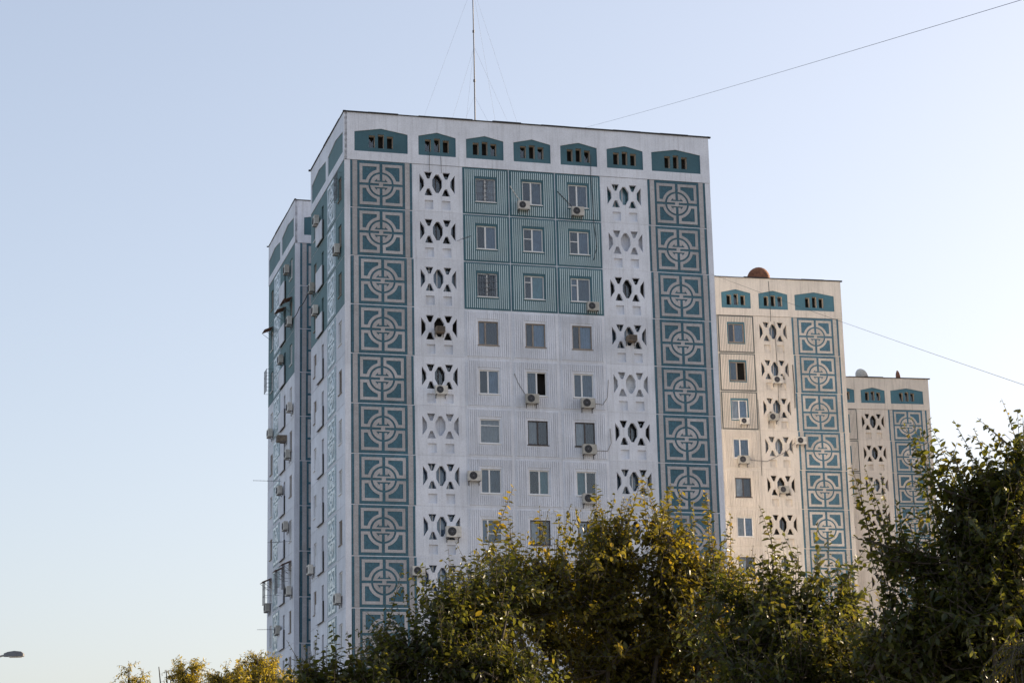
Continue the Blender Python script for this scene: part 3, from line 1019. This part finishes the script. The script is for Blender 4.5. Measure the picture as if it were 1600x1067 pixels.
# ------------------------------------------------------------------ roof things
mast = thing('radio_mast', 'tall thin guyed radio mast on the roof of the white tower', 'mast', tower_pt(TA, 9.60, 5.5, HR - 0.12))
put('pole', MB().tube([(0, 0, 0), (0.02, 0, 6.5), (0.0, 0, 12.6)], [0.045, 0.038, 0.03], 8).mesh('pole', 'steel'), mast)
put('whip', MB().tube([(0.0, 0, 12.6), (-0.02, 0, 17.5)], [0.02, 0.012], 5).tube([(-0.12, 0, 12.2), (-0.16, 0, 15.2)], 0.01, 4).mesh('whip', 'steel'), mast)
put('coupling', MB().tube([(0, 0, 12.2), (0, 0, 12.9)], 0.075, 8).tube([(0.01, 0, 4.9), (0.01, 0, 5.05)], 0.075, 8).tube([(0.01, 0, 8.3), (0.01, 0, 8.45)], 0.07, 8).mesh('coupling', 'steel'), mast)
for dx, dy, zt in ((-4.4, 1.2, 11.6), (3.1, -1.5, 11.6), (1.8, 4.6, 11.6), (-2.0, -1.2, 7.2), (3.0, 0.6, 7.4), (-1.0, 3.0, 7.2), (-1.1, -2.6, 3.9), (1.7, -1.0, 3.9)):
    put('guy_wire', MB().tube([(0, 0, zt), (dx, dy, 0.05)], 0.004, 4).mesh('guy_wire', 'steel'), mast)

w1a = tower_pt(TA, 15.5, 2.0, HR + 0.75)
w1b = at(1660, -19, 34.0)
cable('overhead_wire', [w1a, w1b], 0.0055, 'long wire rising from the white tower roof to the upper right', cat='wire', sag=0.08, n=30)
w2a = tower_pt(TA, W + 0.1, 1.0, HR - 8.6)
w2b = at(1690, 632, 52.0)
cable('overhead_wire', [w2a, w2b], 0.0065, 'long wire descending past the cream tower to the right', cat='wire', sag=0.08, n=30)
cable('wire_post', [tower_pt(TA, 15.5, 2.0, HR - 0.2), w1a], 0.03, 'short post on the white tower roof holding the overhead wire', 'steel', 'post', n=2)


def dish(T, x, y, z, r, depth, tilt, rz, mat, label):
    o = thing('satellite_dish', label, 'satellite dish', tower_pt(T, x, y, HR + z), T.rotation_euler.z + rz)
    b = MB()
    n, mrings = 24, 6
    for k in range(mrings + 1):
        rr = r * k / mrings
        for j in range(n):
            t = 2 * math.pi * j / n
            p = Vector((rr * math.cos(t), -depth * (k / mrings) ** 2, rr * math.sin(t)))
            p = Matrix.Rotation(tilt, 3, 'X') @ p
            b.v.append(tuple(p + Vector((0, 0, r * 0.8))))
    for k in range(mrings):
        for j in range(n):
            a, c = k * n + j, k * n + (j + 1) % n
            b.f.append((a, c, c + n, a + n))
    me = b.mesh('reflector', mat, True)
    ob = put('reflector', me, o)
    md = ob.modifiers.new('thick', 'SOLIDIFY')
    md.thickness = 0.03
    put('stand', MB().tube([(0, 0.05, -0.2), (0, 0.08, r * 0.75)], 0.04, 6).mesh('stand', 'steel'), o)
    put('feed_arm', MB().tube([(0, -0.02, r * 0.2), (0, -r * 1.0, r * 0.75)], 0.015, 5).mesh('feed_arm', 'steel'), o)


dish(TB, 17.66, 2.6, 0.0, 0.92, 0.28, R(-20), R(170), 'rust', 'large rusty satellite dish on the cream tower roof')
dish(TC, 17.7, 2.6, 0.15, 0.72, 0.22, R(-28), R(120), 'dish', 'white satellite dish on the farthest tower roof')
dish(TC, 21.3, 2.6, 0.2, 0.66, 0.2, R(-10), R(82), 'rust', 'brown satellite dish seen edge-on on the farthest tower roof')

# ------------------------------------------------------------------ street lamp
lp = at(38, 1021, 80.0)
base = Vector((lp.x - 2.6, lp.y, 0))
lamp = thing('street_lamp', 'dark street lamp head on a curved arm at the left edge', 'street lamp', base)
hz = lp.z
put('pole', MB().tube([(0, 0, 0), (0, 0, hz - 1.3)], [0.11, 0.07], 10).mesh('pole', 'concrete'), lamp)
put('arm', MB().tube([(0, 0, hz - 1.35), (0.25, 0, hz - 0.75), (0.9, 0, hz - 0.30), (1.75, 0, hz - 0.06), (1.95, 0, hz - 0.02)], 0.035, 8)
    .tube([(0, 0, hz - 1.9), (0.9, 0, hz - 0.33)], 0.02, 6).mesh('arm', 'concrete'), lamp)
hd = MB()
prof = [(1.85, 0.05, 0.05), (2.0, 0.10, 0.10), (2.25, 0.15, 0.13), (2.5, 0.15, 0.10), (2.58, 0.13, 0.03)]
for x, wy, h in prof:
    hd.v += [(x, -wy, hz - 0.09), (x, wy, hz - 0.09), (x, wy * 0.8, hz + h - 0.02), (x, -wy * 0.8, hz + h - 0.02)]
for k in range(len(prof) - 1):
    i = 4 * k
    for j in range(4):
        hd.f.append((i + j, i + (j + 1) % 4, i + 4 + (j + 1) % 4, i + 4 + j))
hd.f += [(0, 3, 2, 1), (16, 17, 18, 19)]
put('lamp_head', hd.mesh('lamp_head', 'lamp'), lamp)
put('lens', MB().box(2.05, 2.5, -0.11, 0.11, hz - 0.12, hz - 0.092).mesh('lens', 'dish'), lamp)


# ------------------------------------------------------------------ trees
def np_mesh(name, V, F4, mat, tone=None):
    me = bpy.data.meshes.new(name)
    nv, nf = len(V), len(F4)
    me.vertices.add(nv)
    me.vertices.foreach_set('co', V.astype(np.float32).ravel())
    me.loops.add(nf * 4)
    me.loops.foreach_set('vertex_index', F4.astype(np.int32).ravel())
    me.polygons.add(nf)
    me.polygons.foreach_set('loop_start', np.arange(0, nf * 4, 4, dtype=np.int32))
    me.materials.append(MAT[mat])
    if tone is not None:
        a = me.attributes.new('tone', 'FLOAT', 'FACE')
        a.data.foreach_set('value', tone.astype(np.float32))
    me.update(calc_edges=True)
    me.validate()
    return me


def unit(a):
    return a / np.maximum(np.linalg.norm(a, axis=-1, keepdims=True), 1e-9)


def leaves_mesh(name, P, D, S, L, mat, width=0.58, tone=None):
    """P base points, D leaf direction, S sideways vector, L length"""
    n = len(P)
    D = unit(D)
    S = unit(S - D * (S * D).sum(1, keepdims=True))
    U = np.cross(S, D)
    fold = rng.uniform(0.05, 0.45, (n, 1))
    curl = rng.uniform(-0.1, 0.35, (n, 1))
    L = L[:, None]
    w = L * width * 0.5
    b = P
    l1 = P + D * L * 0.30 - S * w * 0.92 + U * w * fold
    l2 = P + D * L * 0.66 - S * w * 0.80 + U * (w * fold - L * curl * 0.3)
    t = P + D * L - U * L * curl
    r2_ = P + D * L * 0.66 + S * w * 0.80 + U * (w * fold - L * curl * 0.3)
    r1 = P + D * L * 0.30 + S * w * 0.92 + U * w * fold
    V = np.stack([b, l1, l2, t, r2_, r1], 1).reshape(-1, 3)
    i = np.arange(n)[:, None] * 6
    F = np.concatenate([i + np.array([[0, 3, 2, 1]]), i + np.array([[0, 5, 4, 3]])], 1).reshape(-1, 4)
    tn = rng.beta(2.0, 3.0, n) if tone is None else tone
    return np_mesh(name, V, F, mat, np.repeat(tn, 2))


def tubes_mesh(name, chains, radii, mat, seg=4):
    """chains (n, m, 3), radii (n, m)"""
    n, m, _ = chains.shape
    d = np.zeros_like(chains)
    d[:, 1:-1] = chains[:, 2:] - chains[:, :-2]
    d[:, 0] = chains[:, 1] - chains[:, 0]
    d[:, -1] = chains[:, -1] - chains[:, -2]
    d = unit(d)
    ref = np.where(np.abs(d[..., 2:3]) < 0.9, np.array([0, 0, 1.0]), np.array([1.0, 0, 0]))
    a = unit(np.cross(d, ref))
    b = np.cross(d, a)
    t = np.linspace(0, 2 * np.pi, seg, endpoint=False)
    V = chains[:, :, None, :] + radii[:, :, None, None] * (a[:, :, None, :] * np.cos(t)[None, None, :, None] + b[:, :, None, :] * np.sin(t)[None, None, :, None])
    idx = np.arange(n * m * seg).reshape(n, m, seg)
    q0, q1 = idx[:, :-1, :], idx[:, 1:, :]
    F = np.stack([q0, np.roll(q0, -1, 2), np.roll(q1, -1, 2), q1], -1).reshape(-1, 4)
    return np_mesh(name, V.reshape(-1, 3), F, mat)


def tree(label, dist, trunk_u, lobes, n_shoot, mat='leaf', leaf=0.085, shoot=(0.35, 0.85), droop=0.0, upw=0.9, spacing=0.042,
         name='mulberry_tree', group=None, width=0.58, trunk_r=0.13, topshoots=(), dspread=1.0, clumps=46, lean=0.0):
    C, Rr, wt = [], [], []
    ppm = FPX / dist
    for u, v, ru, rv in lobes:
        C.append(at(u, v, dist + random.uniform(-0.5, 0.5) * ru / ppm))
        Rr.append((ru / ppm, max(ru, rv) / ppm * 0.9 * dspread, rv / ppm))
        wt.append((ru * rv) ** 1.0)
    C, Rr, wt = np.array(C), np.array(Rr), np.array(wt) / sum(wt)
    C0 = C
    ncl = np.maximum(5, (clumps * wt).astype(int))
    ci = np.repeat(np.arange(len(C)), ncl)
    cd = unit(rng.normal(0, 1, (len(ci), 3)))
    C = C0[ci] + cd * Rr[ci] * (rng.uniform(0.1, 1.0, (len(ci), 1)) ** 0.4) * 0.85
    Rm = rng.uniform(0.22, 0.42, (len(ci), 1)) * np.minimum(Rr[ci].mean(1, keepdims=True), 0.95)
    Rr0, Rr = Rr, np.repeat(Rm, 3, 1)
    wt = (Rm[:, 0] ** 2.2)
    wt = wt / wt.sum()
    gp = at(trunk_u, 1067, dist)
    basep = np.array([gp.x, gp.y + 0.2, 0.0])
    T = thing(name, label, 'tree', tuple(basep), 0, group)
    zmin = C[:, 2].min()
    fork = np.array([gp.x, gp.y + 0.2, max(1.4, zmin * 0.45)])
    # trunk
    k = np.linspace(0, 1, 8)[:, None]
    tr = basep + (fork - basep) * k + np.c_[0.06 * np.sin(k * 5), 0.05 * np.cos(k * 4), 0 * k]
    put('trunk', tubes_mesh('trunk', (tr - basep)[None], (trunk_r * (1.25 - 0.45 * k[:, 0]))[None], 'bark', 10), T)
    # limbs into the lobes
    nl = min(16, len(C))
    sel = rng.choice(len(C), nl, replace=False)
    end = C[sel] + rng.normal(0, 0.25, (nl, 3)) * Rr[sel]
    s = np.linspace(0, 1, 7)[None, :, None]
    bend = np.array([0, 0, 1.0]) * 0.0
    mid = (fork + end) / 2 + np.c_[(end - fork)[:, :2] * 0.12, -0.05 * np.ones(nl)] + rng.normal(0, 0.12, (nl, 3))
    limb = (1 - s) ** 2 * fork + 2 * s * (1 - s) * mid[:, None] + s ** 2 * end[:, None]
    lr = trunk_r * 0.5 * (1 - 0.8 * s[..., 0]) * np.ones((nl, 1))
    # secondary branches
    ns = max(40, n_shoot // 7)
    si = rng.choice(len(C), ns, p=wt)
    d = unit(rng.normal(0, 1, (ns, 3)))
    tip = C[si] + d * Rr[si] * (rng.uniform(0.15, 1.0, (ns, 1)) ** 0.45) * 0.92
    nodes = limb[:, 2:].reshape(-1, 3)
    pick = np.argmin(((tip[:, None] - nodes[None]) ** 2).sum(2), 1)
    st = nodes[pick]
    s2 = np.linspace(0, 1, 5)[None, :, None]
    m2 = (st + tip) / 2 + np.array([0, 0, -0.08]) + rng.normal(0, 0.05, (ns, 3))
    sec = (1 - s2) ** 2 * st[:, None] + 2 * s2 * (1 - s2) * m2[:, None] + s2 ** 2 * tip[:, None]
    sr = 0.018 * (1 - 0.65 * s2[..., 0]) * np.ones((ns, 1))
    # shoots
    hi = rng.integers(0, ns, n_shoot)
    ti = rng.uniform(0.45, 1.0, n_shoot)
    f = ti * 4
    i0 = np.minimum(f.astype(int), 3)
    fr = (f - i0)[:, None]
    org = sec[hi, i0] * (1 - fr) + sec[hi, i0 + 1] * fr
    out = unit((org - C[si[hi]]) / Rr[si[hi]])
    dirn = unit(out * 0.75 + np.array([0, 0, upw]) + rng.normal(0, 0.38, (n_shoot, 3)))
    Ls = rng.uniform(shoot[0], shoot[1], n_shoot)
    if len(topshoots):
        ex = np.array([tuple(at(u, v, dist)) for u, v in topshoots])
        exl = rng.uniform(0.8, 1.15, len(ex))
        exd = unit(np.c_[rng.normal(lean, 0.13, len(ex)), rng.normal(0, 0.12, len(ex)), np.ones(len(ex))])
        exb = ex - exd * exl[:, None]
        near = nodes[np.argmin(((exb[:, None] - nodes[None]) ** 2).sum(2), 1)]
        em = (near + exb) / 2 + (exb - near) * np.array([0.1, 0.1, -0.12])
        exs = (1 - s2) ** 2 * near[:, None] + 2 * s2 * (1 - s2) * em[:, None] + s2 ** 2 * exb[:, None]
        sec = np.concatenate([sec, exs])
        sr = np.concatenate([sr, 0.016 * (1 - 0.5 * s2[..., 0]) * np.ones((len(ex), 1))])
        ne = 9
        ei = np.repeat(np.arange(len(ex)), ne)
        et = rng.uniform(0.35, 1.0, len(ei)) * 4
        e0 = np.minimum(et.astype(int), 3)
        ef = (et - e0)[:, None]
        eo = exs[ei, e0] * (1 - ef) + exs[ei, e0 + 1] * ef
        ed = unit(unit(exs[ei, e0 + 1] - exs[ei, e0]) * 0.5 + np.array([0, 0, 0.5]) + rng.normal(0, 0.5, (len(ei), 3)))
        org = np.r_[org, eo, exb]
        dirn = np.r_[dirn, ed, exd]
        Ls = np.r_[Ls, rng.uniform(0.25, 0.6, len(ei)), exl]
    nsn = len(org)
    s3 = np.linspace(0, 1, 6)[None, :, None]
    ch = org[:, None] + dirn[:, None] * Ls[:, None, None] * s3 + np.array([0, 0, -1.0]) * droop * Ls[:, None, None] * s3 ** 2 \
        + rng.normal(0, 0.06, (nsn, 1, 3)) * Ls[:, None, None] * s3 ** 2
    cr = 0.0065 * (1 - 0.7 * s3[..., 0]) * np.ones((nsn, 1))
    put('branch', tubes_mesh('branch', limb - basep, lr, 'bark', 7), T)
    put('twigs', tubes_mesh('twigs', np.concatenate([np.stack([np.stack([c[0], c[1], c[2], c[3], c[4], c[4] + 1e-4]) for c in sec]), ch]) - basep,
                            np.concatenate([np.c_[sr, sr[:, -1:] * 0.5], cr]), 'bark', 4), T, kind='stuff')
    # leaves
    cnt = np.maximum(4, (Ls / spacing).astype(int))
    if len(topshoots):
        cnt[-len(topshoots):] = (cnt[-len(topshoots):] * 1.7).astype(int)
    own = np.repeat(np.arange(nsn), cnt)
    kk = np.concatenate([np.arange(c) for c in cnt])
    tpos = (kk + rng.uniform(0.2, 0.8, len(kk))) / cnt[own]
    f = tpos * 5
    i0 = np.minimum(f.astype(int), 4)
    fr = (f - i0)[:, None]
    P = ch[own, i0] * (1 - fr) + ch[own, i0 + 1] * fr
    axis = unit(ch[own, i0 + 1] - ch[own, i0])
    ref = unit(rng.normal(0, 1, (nsn, 3)))
    side = unit(np.cross(axis, ref[own]))
    side = np.where((kk % 2)[:, None] == 0, side, -side)
    side = unit(side + rng.normal(0, 0.35, side.shape))
    D = unit(side * 0.9 + axis * 0.45 + np.array([0, 0, -0.35 - droop]) + rng.normal(0, 0.2, side.shape))
    Sv = np.cross(D, unit(np.array([0, 0, 1.0]) + rng.normal(0, 0.45, D.shape)))
    Ll = leaf * rng.uniform(0.45, 1.3, len(P)) * (1.0 - 0.45 * tpos ** 3)
    shoot_tone = rng.beta(2, 2.6, nsn)
    tone = np.clip(0.55 * shoot_tone[own] + 0.45 * rng.beta(1.8, 2.6, len(P)) + 0.12 * (tpos - 0.5), 0, 1)
    put('crown', leaves_mesh('crown', P - basep, D, Sv, Ll, mat, width, tone), T, kind='stuff')
    return T


tree('broad green tree with upright leafy shoots in front of the white tower', 30.0, 940,
     [(880, 905, 105, 80), (985, 885, 95, 80), (940, 1020, 230, 105), (1080, 905, 75, 85), (800, 970, 85, 75), (1110, 1020, 120, 105), (930, 1110, 280, 110), (950, 930, 140, 90), (1150, 990, 60, 70)],
     3300, leaf=0.104, shoot=(0.3, 0.85), upw=0.8, clumps=170,
     topshoots=[(789, 765), (793, 800), (740, 858), (850, 790), (880, 775), (930, 752), (992, 742), (1010, 752), (1075, 770), (1107, 768), (905, 785), (960, 790), (1040, 790), (820, 832), (870, 800), (945, 780), (1025, 785), (1055, 800), (1092, 790), (1137, 798), (1120, 830)])
tree('dark green tree below the corner of the white tower, left of the broad tree', 28.0, 670,
     [(700, 995, 75, 65), (650, 1045, 75, 55), (755, 970, 70, 75), (710, 1100, 140, 80), (610, 1075, 38, 45)],
     1350, mat='leafdark', leaf=0.102, shoot=(0.3, 0.8), upw=0.8, clumps=70, topshoots=[(625, 897), (628, 915), (712, 888), (740, 855), (603, 960), (690, 905), (770, 862), (655, 940), (672, 930)])
tree('small dark tree in front of the foot of the side face', 27.0, 520,
     [(520, 1070, 42, 35), (560, 1085, 42, 38), (505, 1105, 60, 45)], 330, mat='leafdark', leaf=0.115, shoot=(0.25, 0.6),
     topshoots=[(497, 988), (523, 978), (548, 988), (486, 1000), (510, 995)])
tree('leafy tree between the broad tree and the tall right tree', 25.0, 1250,
     [(1215, 965, 60, 60), (1280, 970, 60, 65), (1165, 980, 50, 60), (1240, 1050, 140, 75), (1345, 1020, 80, 65), (1260, 1120, 190, 85)],
     1800, mat='leafdark', leaf=0.102, shoot=(0.3, 0.8), upw=0.8, clumps=100,
     topshoots=[(1112, 770), (1205, 797), (1208, 815), (1226, 840), (1265, 815), (1290, 840), (1160, 865), (1185, 865), (1250, 855), (1310, 870), (1140, 830), (1200, 850), (1330, 900), (1355, 910)])
tree('tall dense dark tree at the right edge', 23.0, 1530,
     [(1530, 795, 65, 75), (1590, 770, 70, 85), (1475, 885, 50, 65), (1540, 930, 95, 95), (1440, 1000, 70, 65), (1610, 940, 100, 130), (1510, 1060, 170, 100), (1390, 1050, 70, 60)],
     2500, mat='leafdark', leaf=0.106, trunk_r=0.16, shoot=(0.3, 0.8), upw=0.7, clumps=120, lean=-0.32,
     topshoots=[(1337, 722), (1350, 730), (1375, 728), (1408, 665), (1425, 655), (1440, 675), (1465, 652), (1492, 652), (1520, 668), (1545, 660), (1570, 675), (1597, 655), (1340, 770), (1352, 800), (1345, 850), (1365, 760), (1385, 780), (1415, 700), (1432, 715), (1450, 700), (1480, 690), (1505, 700), (1400, 820), (1375, 860), (1420, 780), (1455, 770)])
tree('drooping fine-leaved tree at the lower right corner', 20.0, 1660,
     [(1595, 1030, 45, 50), (1650, 1000, 60, 80), (1565, 1070, 40, 35)], 450, mat='leaf', leaf=0.055, droop=0.75, upw=0.35, spacing=0.024,
     shoot=(0.25, 0.6), name='acacia_tree', width=0.36)
for lab, d, tu, lob, n in (('golden feathery tree touching the foot of the rear block', 58.0, 410, [(385, 1040, 40, 26), (430, 1046, 36, 34), (345, 1036, 26, 20), (400, 1085, 80, 45), (455, 1072, 25, 28)], 1500),
                           ('thin golden tree left of the rear block, middle of three', 60.0, 290, [(300, 1044, 30, 20), (262, 1046, 18, 14), (300, 1085, 50, 28)], 480),
                           ('smallest golden tree left of the rear block, nearest the street lamp', 62.0, 207, [(207, 1056, 18, 14), (205, 1085, 28, 20)], 220)):
    tree(lab, d, tu, lob, n, mat='leafgold', leaf=0.11, spacing=0.045, shoot=(0.25, 0.6), upw=0.5, droop=0.3, name='acacia_tree', group='golden trees at the left', width=0.36)
